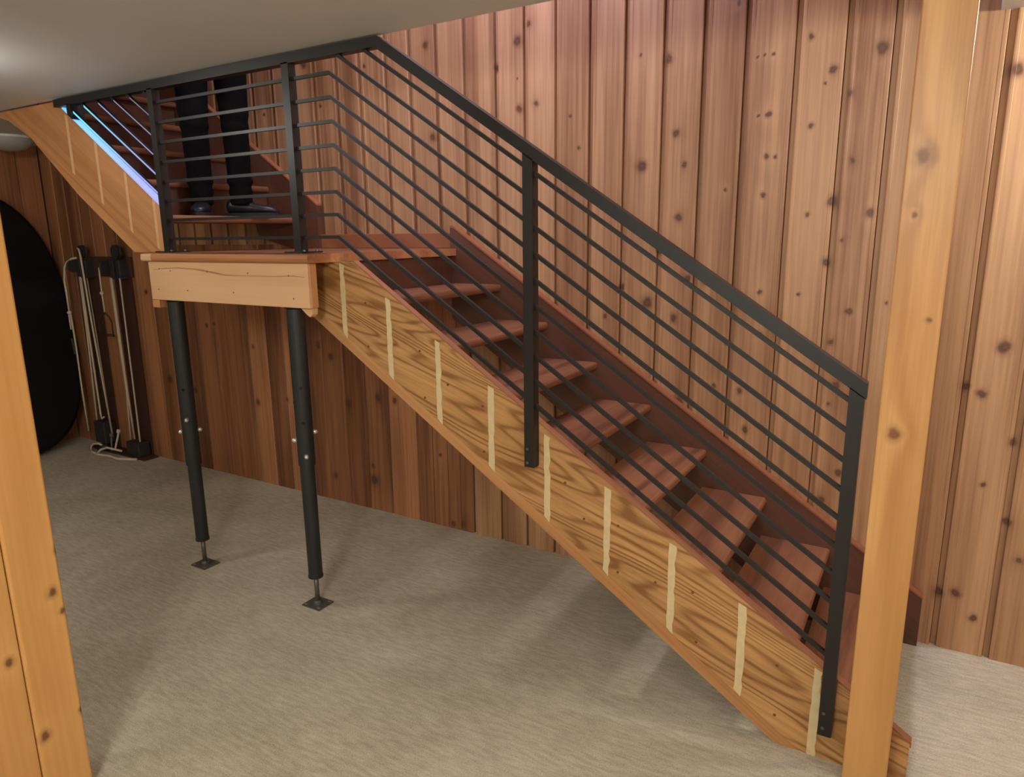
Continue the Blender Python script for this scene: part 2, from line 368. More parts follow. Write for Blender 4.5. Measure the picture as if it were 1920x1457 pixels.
# ------------------------------------------------------------------ lower flight
st = thing('staircase', 'lower flight of open wooden stairs with an oak plywood side, descending right to the carpet', 'staircase', (1.4, 0.4, 0))
TOPC, BOTC = 1.7581, 1.3703      # z = C - SL*x lines of the outer stringer
XE = 2.444
def zt(x): return TOPC - SL * x
def zb(x): return BOTC - SL * x
BAND = 0.050
xfl = (BOTC) / SL
xtop = (TOPC - 1.503) / SL
poly = [(0.0, 1.503), (xtop, 1.503), (XE, zt(XE)), (XE, 0.0), (xfl + BAND / SL, 0.0), ((BOTC - 1.311) / SL + 0.0, 1.311 + BAND), (0.0, 1.311 + BAND)]
so = link('stringer', prism(poly, 0.0, 0.024), M['ply'], st); so['label'] = 'oak plywood outer stringer'
link('stringer_edge', prism([(0.0, 1.311 + BAND), ((BOTC - 1.311) / SL, 1.311 + BAND), (xfl + BAND / SL, 0.0), (xfl, 0.0), ((BOTC - 1.311) / SL, 1.311), (0.0, 1.311)], -0.001, 0.024), M['ply_edge'], so)
ct = 0.004
link('stringer_cap', prism([(xtop - 0.01, 1.503 + 0.001), (xtop + 0.004, 1.503 + ct), (XE + 0.004, zt(XE) + ct), (XE + 0.004, zt(XE) - 0.012), (XE, zt(XE) - 0.012), (XE, zt(XE)), (xtop, 1.503)], -0.0025, 0.026), M['cap'], so)
TS = 0.2328; RS = 0.1525
for kx in range(9):
    x0 = 0.3119 + TS * kx; z1 = 1.5225 - RS * kx; hh = 0.3161
    rr = random.Random(kx * 3 + 1); wd = 0.023 + rr.random() * 0.003
    if kx == 0: z1 -= 0.025; hh -= 0.025
    L = []; R = []; n = 13
    for i in range(n + 1):
        t = i / n
        jl = rr.uniform(-0.0018, 0.0018); jr = rr.uniform(-0.0018, 0.0018) - (0.004 if rr.random() < 0.18 else 0)
        zz = z1 - hh * t
        L.append((x0 + jl, zz + (0.010 if i == n else 0))); R.append((x0 + wd + jr, zz - (0.012 if i == n else 0) - (0.010 if i == 0 else 0)))
    bm = bmesh.new()
    va = [[bm.verts.new((p[0], yy, p[1])) for p in L] for yy in (-0.0022, 0.001)]
    vb = [[bm.verts.new((p[0], yy, p[1])) for p in R] for yy in (-0.0022, 0.001)]
    for i in range(n):
        bm.faces.new((va[0][i], va[0][i + 1], vb[0][i + 1], vb[0][i])); bm.faces.new((va[0][i], va[1][i], va[1][i + 1], va[0][i + 1])); bm.faces.new((vb[0][i], vb[0][i + 1], vb[1][i + 1], vb[1][i]))
    bm.faces.new((va[0][0], vb[0][0], vb[1][0], va[1][0])); bm.faces.new((va[0][n], va[1][n], vb[1][n], vb[0][n]))
    link('filler_strip', bm, M['filler'], so)
for (px, pz) in [(0.438, 1.343), (0.442, 1.168), (0.702, 1.17), (0.719, 0.987), (0.985, 0.984), (0.988, 0.81), (1.4, 0.626), (1.528, 0.627), (1.53, 0.456), (1.666, 0.453), (1.793, 0.45), (1.812, 0.275), (2.068, 0.273), (2.072, 0.099), (0.556, 1.256), (1.326, 0.747), (1.17, 0.83), (0.83, 1.05)]:
    link('wood_plug', tube([(px, -0.0015, pz), (px, 0.004, pz)], 0.0048, 10), M['plug'], so)

def nose_prof(x, z, dep, th=0.034, r=0.012):
    """tread profile in xz: rounded nose at x, going back (to -x) by dep"""
    pts = [(x - dep, z), (x - r, z)]
    for i in range(1, 6):
        a = math.pi / 2 - math.pi * i / 6
        pts.append((x - r + math.cos(a) * r, z - th / 2 + math.sin(a) * th / 2))
    pts += [(x - r, z - th), (x - dep, z - th)]
    return pts
XN = 0.2965
for kx in range(1, 9):
    xx = XN + RUN * kx; zz = ZL - RISE * kx
    bm = prism(nose_prof(xx, zz, 0.272), 0.0225, SK + 0.004)
    link('tread', bm, M['tread'], st)
# closed riser under the landing nosing, last riser board at the foot
link('riser', box(XN - 0.055, XN - 0.035, 0.036, SK + 0.004, ZL - RISE - 0.0, ZL - 0.036), M['skirt'], st)
# wall-side skirt with its pale cap, housing the treads
SC0 = 1.8235
xs0 = 0.262
sk = link('wall_stringer', prism([(xs0, ZL + 0.002), (xs0, SC0 - SL * xs0 - 0.012), (xs0 + 0.018, SC0 - SL * (xs0 + 0.018)), (2.455, SC0 - SL * 2.455), (2.455, 0.0), (2.03, 0.0), (xs0, 1.36 - SL * xs0)], SK, W - 0.0015), M['skirt'], st)
sk['label'] = 'dark stained skirt board along the wall'
link('skirt_cap', prism([(xs0 - 0.002, SC0 - SL * xs0 - 0.012), (xs0 + 0.018, SC0 - SL * (xs0 + 0.018)), (2.457, SC0 - SL * 2.457), (2.457, SC0 - SL * 2.457 + 0.008), (xs0 + 0.016, SC0 - SL * (xs0 + 0.016) + 0.009), (xs0 - 0.002, SC0 - SL * xs0 - 0.002)], SK - 0.002, W - 0.0015), M['trimpale'], sk)

# ------------------------------------------------------------------ landing platform
ld = thing('landing_platform', 'small wooden landing with a raw pine fascia, carried on two steel props between the flights', 'landing', (-0.3, 0.3, 1.33))
YLF = -0.155
bm = prism([(YLF + 0.012, ZL)] + [(YLF + 0.012 - math.cos(math.pi / 2 - math.pi * i / 6) * 0.012, ZL - 0.017 + math.sin(math.pi / 2 - math.pi * i / 6) * 0.017) for i in range(1, 6)] + [(YLF + 0.012, ZL - 0.034), (W - 0.002, ZL - 0.034), (W - 0.002, ZL)], -0.705, XN, 'yz')
lb = link('landing_board', bm, M['nosing'], ld)
link('landing_end', box(-0.790, -0.706, YLF + 0.004, -0.003, ZL - 0.034, ZL - 0.002, 0.006, 2), M['pine'], ld)
link('landing_board', box(-1.0, -0.706, -0.002, W - 0.003, ZL - 0.034, ZL - 0.0005), M['nosing'], ld)
link('floor_board', box(-0.70, XN - 0.02, YLF + 0.02, W - 0.003, ZL, ZL + 0.0015), M['tread'], ld)
fa = link('fascia', box(-0.750, 0.277, -0.140, -0.122, 1.326, ZL - 0.0355, 0.002), M['pine'], ld); fa['label'] = 'raw pale pine fascia board'
for (px, pz) in [(-0.70, 1.468), (-0.62, 1.460), (-0.36, 1.460), (-0.10, 1.458), (0.14, 1.452), (-0.72, 1.375), (-0.51, 1.375), (-0.20, 1.375), (0.16, 1.362)]:
    link('nail_head', tube([(px + 0.03, -0.1412, pz), (px + 0.03, -0.137, pz)], 0.0032, 8), M['plug'], fa)
# shrinkage crack along the fascia
crk = [(-0.69, 1.462), (-0.62, 1.470), (-0.52, 1.474), (-0.42, 1.470), (-0.36, 1.464), (-0.29, 1.455), (-0.24, 1.448), (-0.15, 1.447), (0.02, 1.448), (0.13, 1.452), (0.185, 1.448)]
wid = [0.0004, 0.0010, 0.0012, 0.0016, 0.0026, 0.0026, 0.0016, 0.0009, 0.0008, 0.0012, 0.0006]
bm = bmesh.new()
T_ = [(bm.verts.new((p[0] * 1.12 + 0.052, -0.1406, p[1] + w_)), bm.verts.new((p[0] * 1.12 + 0.052, -0.1406, p[1] - w_)), bm.verts.new((p[0] * 1.12 + 0.052, -0.138, p[1] + w_)), bm.verts.new((p[0] * 1.12 + 0.052, -0.138, p[1] - w_))) for p, w_ in zip(crk, [q * 1.5 for q in wid])]
for q1, q2 in zip(T_, T_[1:]):
    bm.faces.new((q1[0], q2[0], q2[1], q1[1])); bm.faces.new((q1[0], q1[2], q2[2], q2[0])); bm.faces.new((q1[1], q2[1], q2[3], q1[3]))
link('crack', bm, plain('crack_brown', (172, 118, 78), 0.7), fa)
link('fascia_return', box(-0.748, 0.275, -0.1215, -0.090, 1.326, ZL - 0.0355, 0.002), M['pine_end'], ld)
link('corner_block', prism([(0.20, 1.325), (0.266, 1.325), (0.264, 1.300), (0.25, 1.290), (0.232, 1.300)], -0.118, -0.089), M['pine'], ld)
link('corner_block', box(-0.752, -0.700, -0.138, -0.10, 1.290, 1.325), M['pine_end'], ld)
for yj in (0.06, 0.44, 0.79): link('joist', box(-0.71, -0.005 if yj < 0.1 else 0.23, yj, yj + 0.038, 1.37, ZL - 0.0355), M['pine'], ld)
link('side_joist', box(-0.746, -0.712, -0.088, W - 0.002, 1.326, ZL - 0.0355), M['pine_end'], ld)
# base trim on the landing against the wall
bt = link('base_trim', box(-0.668, 0.255, 0.852, W - 0.002, ZL + 0.002, ZL + 0.078, 0.002), M['trimpale'], ld)

# ------------------------------------------------------------------ upper flight
RU = 0.180
su = thing('staircase', 'upper flight of open stairs rising left from the landing through the ceiling opening', 'staircase', (-1.4, 0.4, 1.54))
XU = -0.77; ZU = 1.712
TC = 1.206; SLU = 0.69
def zu(x): return 1.749 + SLU * (-0.803 - x)
poly = [(-0.803, ZL + 0.001), (-0.803, zu(-0.803)), (-1.594, CEIL - 0.004), (-2.30, CEIL - 0.004), (-2.10, 2.245), (-1.90, 2.145), (-1.50, 1.825), (-1.075, ZL + 0.001)]
us = link('stringer', prism(poly, 0.0, 0.038), M['ply_up'], su); us['label'] = 'varnished orange pine outer stringer'
def glow_mat(name, xa, xb, ca, cb, strength):  # emissive colour gradient that paints in the blue glow
    glow_m = bpy.data.materials.new(name); glow_m.use_nodes = True; k = N(glow_m)
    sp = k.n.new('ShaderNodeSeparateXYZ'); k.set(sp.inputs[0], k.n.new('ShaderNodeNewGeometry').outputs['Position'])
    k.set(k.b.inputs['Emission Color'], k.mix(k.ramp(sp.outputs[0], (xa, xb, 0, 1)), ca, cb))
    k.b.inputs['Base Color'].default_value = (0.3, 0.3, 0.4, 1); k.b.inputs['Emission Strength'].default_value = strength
    return glow_m
glow_m = glow_mat('blue_glow', -1.50, -0.82, (0.08, 0.50, 0.95, 1), (0.20, 0.24, 0.66, 1), 0.95)
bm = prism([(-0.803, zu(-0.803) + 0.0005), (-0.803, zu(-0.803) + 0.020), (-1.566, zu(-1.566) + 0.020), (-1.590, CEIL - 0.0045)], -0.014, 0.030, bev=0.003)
tag(link('glow_strip', bm, glow_m), 'blue glow along the top edge of the upper stair side, added as an emissive strip', 'painted glow')  # strip added to carry the blue glow on the stair edge
for kx, (x0, x1, za, zb2) in enumerate([(-1.531, -1.510, 2.228, 1.93), (-1.302, -1.281, 2.080, 1.770), (-1.081, -1.060, 1.925, 1.63), (-1.067 + 0.19, -0.853, 1.79, 1.545)]):
    link('filler_strip', prism([(x0, za), (x1, za - 0.012), (x1, zb2), (x0, zb2 + 0.014)], -0.002, 0.001), M['pine'], us)
link('end_trim', box(-0.852, -0.8035, -0.006, -0.0005, ZL + 0.001, zu(-0.83) - 0.004), M['pine_end'], us)
for kx in range(6):
    xx = XU - RUN * kx; zz = ZU + RU * kx
    link('tread', prism(nose_prof(xx, zz, 0.272), 0.0225, SK + 0.004), M['tread'], su)
    if kx: link('riser', box(xx - 0.042, xx - 0.025, 0.036, SK, zz - RU + 0.0005, zz - 0.0345), M['skirt'], su)  # dark boards added between the treads to darken the upper flight
us2 = link('wall_stringer', prism([(-0.650, ZL + 0.002), (-0.650, 1.775), (-1.50, 1.775 + 0.85 * SLU), (-2.15, 1.775 + 1.50 * SLU), (-2.15, 2.40), (-1.20, 1.80), (-1.15, 1.60), (-0.86, ZL + 0.002)], SK, W - 0.0015), M['skirt'], su)
link('skirt_cap', prism([(-0.648, 1.7735), (-2.15, 1.7735 + 1.502 * SLU), (-2.15, 1.782 + 1.502 * SLU), (-0.648, 1.783)], SK - 0.002, W - 0.0015), M['trimpale'], us2)

# ------------------------------------------------------------------ railing
rl = thing('stair_railing', 'black steel stair railing with thin horizontal rods running down the outer side of the stairs', 'railing', (0.6, -0.02, ZL))
RY0, RY1 = -0.040, -0.002
link('top_rail', bar_xz([(-1.55, 2.2755), (0.587, 2.2755), (2.245, 2.2755 - 0.662 * (2.245 - 0.587))], RY0, RY1, 0.036), M['steel'], rl)
def rpost(x0, z0, z1a, z1b, bolts=(), plate=False):
    bm = prism([(x0, z0), (x0 + 0.038, z0), (x0 + 0.038, z1b), (x0, z1a)], RY0, RY1)
    p = link('post', bm, M['steel'], rl)
    for bz in bolts:
        link('bolt', tube([(x0 + 0.013, RY0 - 0.003, bz), (x0 + 0.013, RY0 + 0.002, bz)], 0.0055, 6), M['bare'], p)
    if plate:
        link('base_plate', box(x0 - 0.030, x0 + 0.075, RY0 - 0.028, RY1 + 0.045, ZL + 0.002, ZL + 0.008), M['steel'], p)
        for bx, by in ((x0 + 0.060, RY1 + 0.030), (x0 + 0.060, RY0 - 0.003)):
            link('bolt', tube([(bx, by, ZL + 0.008), (bx, by, ZL + 0.014)], 0.007, 6), M['bare'], p)
    return p
def rail_under(x): return 2.2725 - 0.662 * (x - 0.587) - 0.0155
rpost(-0.768, ZL + 0.006, 2.262, 2.262, plate=True)
rpost(0.106, ZL + 0.006, 2.262, 2.262, plate=True)
rpost(1.184, 0.795, rail_under(1.184), rail_under(1.222), bolts=(0.862, 0.812))
rpost(2.202, 0.108, rail_under(2.202), rail_under(2.240), bolts=(0.185, 0.135))
p = link('end_stub', prism([(-1.435, zu(-1.435) + 0.028), (-1.400, zu(-1.400) + 0.028), (-1.400, 2.262), (-1.435, 2.262)], RY0, RY1 + 0.03), M['steel'], rl)
RT = 0.0125
ZR0 = 1.600; DR = 0.0862
for i in range(10):
    z = ZR0 + DR * i
    xb = 0.342; zend = z - SL * (2.205 - xb)
    if i < 8: pts = [(-0.735, z), (xb, z), (2.205, zend)]
    else:
        xs = xb + (z - 2.262) / SL
        pts = [(xs, 2.262), (2.205, zend)]
    link('rod', bar_xz(pts, -0.0272, -0.0148, RT), M['steel'], rl)
GLARES = [glow_mat('blue_glare_%s' % 'abcde'[i], -1.42, -0.80, c1, c2, st_) for i, (c1, c2, st_) in enumerate([  # emission colours for the glare painted onto the upper rods
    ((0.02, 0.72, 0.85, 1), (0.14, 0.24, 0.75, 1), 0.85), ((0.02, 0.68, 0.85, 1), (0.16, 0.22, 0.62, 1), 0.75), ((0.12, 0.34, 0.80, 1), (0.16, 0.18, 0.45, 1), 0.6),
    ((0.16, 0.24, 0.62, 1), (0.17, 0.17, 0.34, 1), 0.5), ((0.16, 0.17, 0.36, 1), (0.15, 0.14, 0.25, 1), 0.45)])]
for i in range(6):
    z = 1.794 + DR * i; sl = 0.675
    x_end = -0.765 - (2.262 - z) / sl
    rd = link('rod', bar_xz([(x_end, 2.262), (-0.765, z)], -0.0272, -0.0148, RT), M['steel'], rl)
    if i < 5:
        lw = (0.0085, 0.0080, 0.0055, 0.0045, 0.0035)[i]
        ll = link('glare_line', bar_xz([(x_end + 0.03, 2.262 - 0.03 * sl), (-0.770, z + 0.005 * sl + 0.002)], -0.0285, -0.0272, lw), GLARES[i], rd)  # emissive line added in place of the blue glare on the rod
        ll['label'] = 'blue glare on the rod, added as a thin emissive line'


# ------------------------------------------------------------------ steel props
def prop(cx, cy, label, holes, nuts, zstep):
    t = thing('support_prop', label, 'steel post', (cx, cy, 0), 'telescopic props under the landing')
    link('base_plate', box(cx - 0.052, cx + 0.052, cy - 0.045, cy + 0.045, 0.0005, 0.006), M['bare'], t)
    for sx, sy in ((-1, -1), (1, -1), (-1, 1), (1, 1)):
        link('slot', box(cx + sx * 0.038 - 0.008, cx + sx * 0.038 + 0.008, cy + sy * 0.033 - 0.003, cy + sy * 0.033 + 0.003, 0.006, 0.0066), plain('slot_fill', (150, 142, 126), 0.9) if 'slot_fill' not in bpy.data.materials else bpy.data.materials['slot_fill'], t)  # pale patches that mark the plate slots
    link('screw', tube([(cx, cy, 0.006), (cx, cy, 0.15)], 0.0105, 14), M['bare'], t, True)
    link('collar', tube([(cx, cy, 0.006), (cx, cy, 0.014), (cx, cy, 0.020)], 0.02, 14, [0.020, 0.019, 0.012]), M['bare'], t)
    link('lower_tube', tube([(cx, cy, 0.134), (cx, cy, 0.135), (cx, cy, 0.146), (cx, cy, 0.147), (cx, cy, zstep + 0.2)], 0.030, 28, [0.028, 0.0325, 0.0325, 0.0305, 0.0305]), M['prop'], t)
    link('upper_tube', tube([(cx, cy, zstep), (cx, cy, 1.3175)], 0.0355, 28), M['prop'], t)
    link('top_plate', box(cx - 0.045, cx + 0.045, cy - 0.015, cy + 0.045, 1.318, 1.3255), M['prop'], t)
    for (a, z) in holes:
        a = math.radians(a); dx, dy = math.cos(a), math.sin(a)
        link('hole', tube([(cx + dx * 0.030, cy + dy * 0.030, z), (cx + dx * 0.0362, cy + dy * 0.0362, z)], 0.0075, 12), M['black'], t)
    for (a, z) in nuts:
        a = math.radians(a); dx, dy = math.cos(a), math.sin(a)
        link('acorn_nut', tube([(cx + dx * 0.034, cy + dy * 0.034, z), (cx + dx * 0.044, cy + dy * 0.044, z), (cx + dx * 0.050, cy + dy * 0.050, z), (cx + dx * 0.055, cy + dy * 0.055, z)], 0.009, 10, [0.0105, 0.0100, 0.0085, 0.003]), M['zinc'], t, True)
    return t
prop(-0.634, -0.102, 'black steel prop under the left end of the landing', [(-50, 0.905)], [(-48, 0.76), (-138, 0.695), (50, 0.70)], 0.53)
prop(0.151, -0.102, 'black steel prop under the right end of the landing next to the oak stringer', [(-45, 0.995), (-45, 0.845), (-130, 0.93)], [(-42, 0.70), (-135, 0.765), (54, 0.795)], 0.655)

# ------------------------------------------------------------------ timber posts in front
pc = link('timber_post', box(2.284, 2.394, -0.158, -0.046, 0.0, CEIL, 0.004, 2), M['post'])
tag(pc, 'honey-coloured square timber post standing in front of the foot of the stairs', 'post')
pl = thing('timber_post', 'golden pine board post at the left edge of the view, nearest the camera', 'post', (0.28, -1.3, 0))
link('board', box(0.21, 0.350, -1.325, -1.20, 0.0, CEIL, 0.008, 3), M['lpost'], pl)
link('board', box(0.21, 0.346, -1.56, -1.327, 0.0, CEIL, 0.004, 2), M['lpost'], pl)

# ------------------------------------------------------------------ large black oval panel
def sup(t, a, b, e): 
    c, s = math.cos(t), math.sin(t)
    return (a * math.copysign(abs(c) ** (2 / e), c), b * math.copysign(abs(s) ** (2 / e), s))
bm = bmesh.new(); rings = []
n = 72
for (off, sc_) in ((0.0, 0.97), (0.012, 1.0), (0.055, 1.0), (0.067, 0.97)):
    ring = []
    for i in range(n):
        t = 2 * math.pi * i / n
        yy, zz = sup(t, 0.70, 0.99, 2.55 if math.sin(t) > 0 else 3.2)
        zc = 0.995 + zz * sc_; yc = 0.145 + yy * sc_
        ring.append(bm.verts.new((-3.29 - 0.115 * zc + off - 0.067, yc, zc)))
    rings.append(ring)
for a, b in zip(rings, rings[1:]):
    for i in range(n): bm.faces.new((a[i], a[(i + 1) % n], b[(i + 1) % n], b[i]))
bm.faces.new(rings[0][::-1]); bm.faces.new(rings[-1])
tag(link('oval_panel', bm, M['black']), 'large black oval panel leaning against the left wall in the dark corner', 'panel')

# ------------------------------------------------------------------ wall pulley exerciser
pm = thing('pulley_exerciser', 'old wall pulley exerciser with rope cords, iron pulleys and weights beside the black panel', 'exercise machine', (-2.85, 0.83, 0))
YW = W - 0.001
link('backboard', box(-3.07, -2.57, W - 0.022, YW, 1.335, 1.478, 0.002), M['oldwood'], pm)
link('guide_board', box(-3.22, -3.03, W - 0.015, YW, 0.0, 1.44), M['oldwood'], pm)
link('guide_board', box(-2.80, -2.60, W - 0.015, YW, 0.0, 1.44), M['oldwood'], pm)
def pulley(x, z, r, y=0.80, side=False):
    bm = bmesh.new()
    if side: add_tube(bm, [(x, y - 0.012, z), (x, y - 0.008, z), (x, y, z), (x, y + 0.008, z), (x, y + 0.012, z)], r, 20, True, [r, r, r * 0.78, r, r])
    else: add_tube(bm, [(x - 0.012, y, z), (x - 0.008, y, z), (x, y, z), (x + 0.008, y, z), (x + 0.012, y, z)], r, 20, True, [r, r, r * 0.78, r, r])
    return link('pulley', bm, M['iron'], pm, False)
for cx in (-3.10, -2.67):
    link('bracket', box(cx - 0.062, cx - 0.016, 0.79, W - 0.016, 1.335, 1.46, 0.008, 2), M['iron'], pm)
    link('bracket', box(cx + 0.012, cx + 0.058, 0.79, W - 0.016, 1.335, 1.46, 0.008, 2), M['iron'], pm)
    link('bracket', box(cx - 0.062, cx + 0.058, 0.80, W - 0.016, 1.322, 1.340, 0.004, 1), M['iron'], pm)
    pulley(cx + 0.03, 1.515, 0.048, 0.80, True)
    pulley(cx - 0.10, 1.41, 0.045, 0.79)
def rope(pts, r=0.0068): return link('rope', tube(pts, r, 7), M['rope'], pm, True)
rope([(-3.14, 0.79, 1.47), (-3.19, 0.785, 1.465), (-3.25, 0.775, 1.44), (-3.285, 0.77, 1.40), (-3.295, 0.76, 1.30), (-3.29, 0.76, 1.20), (-3.29, 0.76, 1.06)], 0.0075)
link('knot', tube([(-3.29, 0.76, 1.075), (-3.29, 0.76, 1.06), (-3.29, 0.76, 1.045)], 0.018, 10, [0.008, 0.019, 0.008]), M['rope'], pm, True)
rope([(-3.30, 0.76, 1.05), (-3.30, 0.76, 0.93)]); rope([(-3.275, 0.76, 1.05), (-3.265, 0.76, 0.80), (-3.29, 0.77, 0.45), (-3.30, 0.78, 0.12)])
link('hand_grip', tube([(-3.31, 0.76, 0.86), (-3.30, 0.76, 0.80), (-3.29, 0.76, 0.74)], 0.01, 8), M['iron'], pm)
rope([(-3.15, 0.80, 1.33), (-3.16, 0.80, 0.9), (-3.20, 0.80, 0.09)]); rope([(-3.138, 0.80, 1.33), (-3.135, 0.80, 0.8), (-3.13, 0.80, 0.27), (-3.10, 0.79, 0.24), (-3.07, 0.79, 0.26)])
rope([(-3.075, 0.81, 1.33), (-3.05, 0.81, 0.8), (-3.03, 0.81, 0.24)], 0.004)
rope([(-3.07, 0.77, 1.54), (-3.045, 0.765, 1.53), (-3.035, 0.765, 1.48), (-3.02, 0.77, 1.0), (-2.985, 0.79, 0.11)])
rope([(-2.76, 0.79, 1.42), (-2.80, 0.78, 1.43), (-2.835, 0.775, 1.40), (-2.84, 0.775, 1.22), (-2.835, 0.775, 1.085)], 0.006)
link('knot', tube([(-2.84, 0.775, 1.235), (-2.84, 0.775, 1.22), (-2.84, 0.775, 1.205)], 0.016, 10, [0.007, 0.017, 0.007]), M['rope'], pm, True)
hd = link('handle', tube([(-2.905, 0.775, 0.915), (-2.915, 0.775, 1.01), (-2.88, 0.775, 1.05), (-2.835, 0.775, 1.075), (-2.79, 0.775, 1.05), (-2.765, 0.775, 1.01), (-2.765, 0.775, 0.915)], 0.005, 8), M['iron'], pm, True)
link('hand_grip', tube([(-2.905, 0.775, 0.915), (-2.765, 0.775, 0.915)], 0.010, 10), M['oldwood'], pm, True)
rope([(-2.745, 0.80, 1.33), (-2.745, 0.80, 0.9), (-2.735, 0.80, 0.5), (-2.765, 0.80, 0.10)]); rope([(-2.735, 0.80, 1.33), (-2.725, 0.80, 0.5), (-2.71, 0.80, 0.13)])
rope([(-2.635, 0.80, 1.33), (-2.64, 0.80, 0.6), (-2.645, 0.80, 0.18), (-2.645, 0.80, 0.11)], 0.006)
link('weight', box(-3.17, -3.03, 0.755, 0.845, 0.055, 0.225, 0.006, 1), M['iron'], pm)
link('weight', box(-2.76, -2.60, 0.755, 0.845, 0.012, 0.118, 0.006, 1), M['iron'], pm)
link('foot_board', box(-3.25, -2.52, 0.74, W - 0.016, 0.0005, 0.012, 0.003), M['oldwood'], pm)
link('foot_roller', tube([(-3.02, 0.70, 0.04), (-2.97, 0.70, 0.05), (-2.93, 0.70, 0.06)], 0.025, 12), M['iron'], pm, True)
link('screw_rod', tube([(-2.90, 0.72, 0.03), (-2.915, 0.74, 0.13), (-2.915, 0.74, 0.135), (-2.918, 0.745, 0.16)], 0.007, 8, [0.007, 0.007, 0.014, 0.014]), M['bare'], pm)
link('screw_rod', tube([(-2.85, 0.72, 0.05), (-2.83, 0.75, 0.17), (-2.83, 0.75, 0.175), (-2.828, 0.755, 0.20)], 0.007, 8, [0.007, 0.007, 0.014, 0.014]), M['rope'], pm)
rope([(-3.11, 0.68, 0.015), (-3.10, 0.68, 0.05), (-3.06, 0.68, 0.075), (-3.00, 0.69, 0.08), (-2.95, 0.70, 0.06)], 0.008)
rope([(-2.98, 0.65, 0.012), (-2.94, 0.66, 0.05), (-2.88, 0.68, 0.07), (-2.80, 0.70, 0.06), (-2.76, 0.72, 0.05)], 0.008)
rope([(-3.16, 0.70, 0.010), (-3.05, 0.66, 0.012), (-2.95, 0.65, 0.012), (-2.84, 0.67, 0.012), (-2.72, 0.66, 0.012), (-2.58, 0.72, 0.012)], 0.010)

pm.location.x += 0.03
# ------------------------------------------------------------------ dome lamp in the dark corner
bm = bmesh.new(); rings = []
for i in range(8):
    a = math.pi / 2 * i / 7; r = 0.15 * math.cos(a) + 0.0005; z = CEIL - 0.012 - 0.085 * math.sin(a)
    rings.append([bm.verts.new((-3.20 + r * math.cos(2 * math.pi * j / 28), 0.50 + r * math.sin(2 * math.pi * j / 28), z)) for j in range(28)])
for a, b in zip(rings, rings[1:]):
    for j in range(28): bm.faces.new((a[j], a[(j + 1) % 28], b[(j + 1) % 28], b[j]))
bm.faces.new(rings[-1])
dl = thing('ceiling_light', 'unlit frosted glass dome light on the ceiling in the dark left corner', 'lamp', (-3.20, 0.50, CEIL))
link('glass_dome', bm, M['frost'], dl, True)
link('base', tube([(-3.20, 0.50, CEIL - 0.014), (-3.20, 0.50, CEIL)], 0.155, 28), M['white_pl'], dl)

# ------------------------------------------------------------------ person on the first step above the landing
ZT = ZU
P0 = Vector((-0.885, 0.395, ZT))
fwd = Vector((0.79, -0.62, 0)).normalized(); side = Vector((0.62, 0.79, 0)).normalized()
pe = thing('person', 'person in black trousers and black shoes standing on the first step above the landing', 'person', tuple(P0))
def ring(bm, c, u, v, a, b, n=20, e=2.0):
    out = []
    for i in range(n):
        x, y = sup(2 * math.pi * i / n, a, b, e); out.append(bm.verts.new(c + u * x + v * y))
    return out
def loft(bm, secs, n=20):
    """secs: (centre, half width along side, half depth along fwd)"""
    rs = [ring(bm, c, side, fwd, a, b, n) for c, a, b in secs]
    for a, b in zip(rs, rs[1:]):
        for i in range(n): bm.faces.new((a[i], a[(i + 1) % n], b[(i + 1) % n], b[i]))
    bm.faces.new(rs[0][::-1]); bm.faces.new(rs[-1])
def at(s, f, z): return P0 + side * s + fwd * f + Vector((0, 0, z))
def remesh(o, vox, sm=2):
    r = o.modifiers.new('remesh', 'REMESH'); r.mode = 'VOXEL'; r.voxel_size = vox; r.use_smooth_shade = True
    s = o.modifiers.new('smooth', 'SMOOTH'); s.iterations = sm; s.factor = 0.5
bm = bmesh.new()
rg = random.Random(4)
for sg, sx, bend in ((-1, -0.095, 0.035), (1, 0.095, 0.01)):
    secs = []
    for i in range(34):
        t = i / 33; z = 0.055 + t * 0.80
        if t < 0.45: a = 0.056 + 0.010 * t / 0.45 ; b = 0.066 + 0.004 * t / 0.45
        else: q = (t - 0.45) / 0.55; a = 0.066 + 0.024 * q; b = 0.070 + 0.026 * q
        if t < 0.16: a += 0.010 * math.sin(t * 95); b += 0.010 * math.sin(t * 95 + 1)
        if 0.45 < t < 0.60: a += 0.005 * math.sin(t * 80); b += 0.006 * math.sin(t * 80 + 1)
        kx = math.exp(-((t - 0.5) / 0.2) ** 2) * bend
        secs.append((at(sx * (1.02 if t < 0.5 else 1.02 - 0.12 * (t - 0.5)), kx - 0.01, z), a, b))
    loft(bm, secs)
loft(bm, [(at(0, -0.01, 0.78), 0.145, 0.08), (at(0, -0.01, 0.84), 0.175, 0.105), (at(0, -0.01, 0.92), 0.178, 0.11), (at(0, 0, 1.0), 0.160, 0.10)])
tr = link('trousers', bm, M['jeans'], pe, True); remesh(tr, 0.012)
tr['label'] = 'black trousers'
# jacket: torso and sleeves
bm = bmesh.new()
loft(bm, [(at(0, 0, 0.93), 0.178, 0.115), (at(0, 0, 1.02), 0.170, 0.115), (at(0, 0, 1.15), 0.165, 0.11), (at(0, 0.01, 1.28), 0.185, 0.12), (at(0, 0, 1.38), 0.195, 0.11), (at(0, -0.01, 1.45), 0.16, 0.085), (at(0, -0.01, 1.49), 0.07, 0.06)])
for sg in (-1, 1):
    add_tube(bm, [at(sg * 0.17, 0, 1.41), at(sg * 0.225, -0.01, 1.36), at(sg * 0.245, -0.02, 1.22), at(sg * 0.255, -0.02, 1.10), at(sg * 0.25, 0.02, 1.00), at(sg * 0.24, 0.06, 0.88)], 0.05, 14, True, [0.055, 0.064, 0.055, 0.050, 0.045, 0.036])
jk = link('jacket', bm, M['jacket'], pe, True); remesh(jk, 0.014)
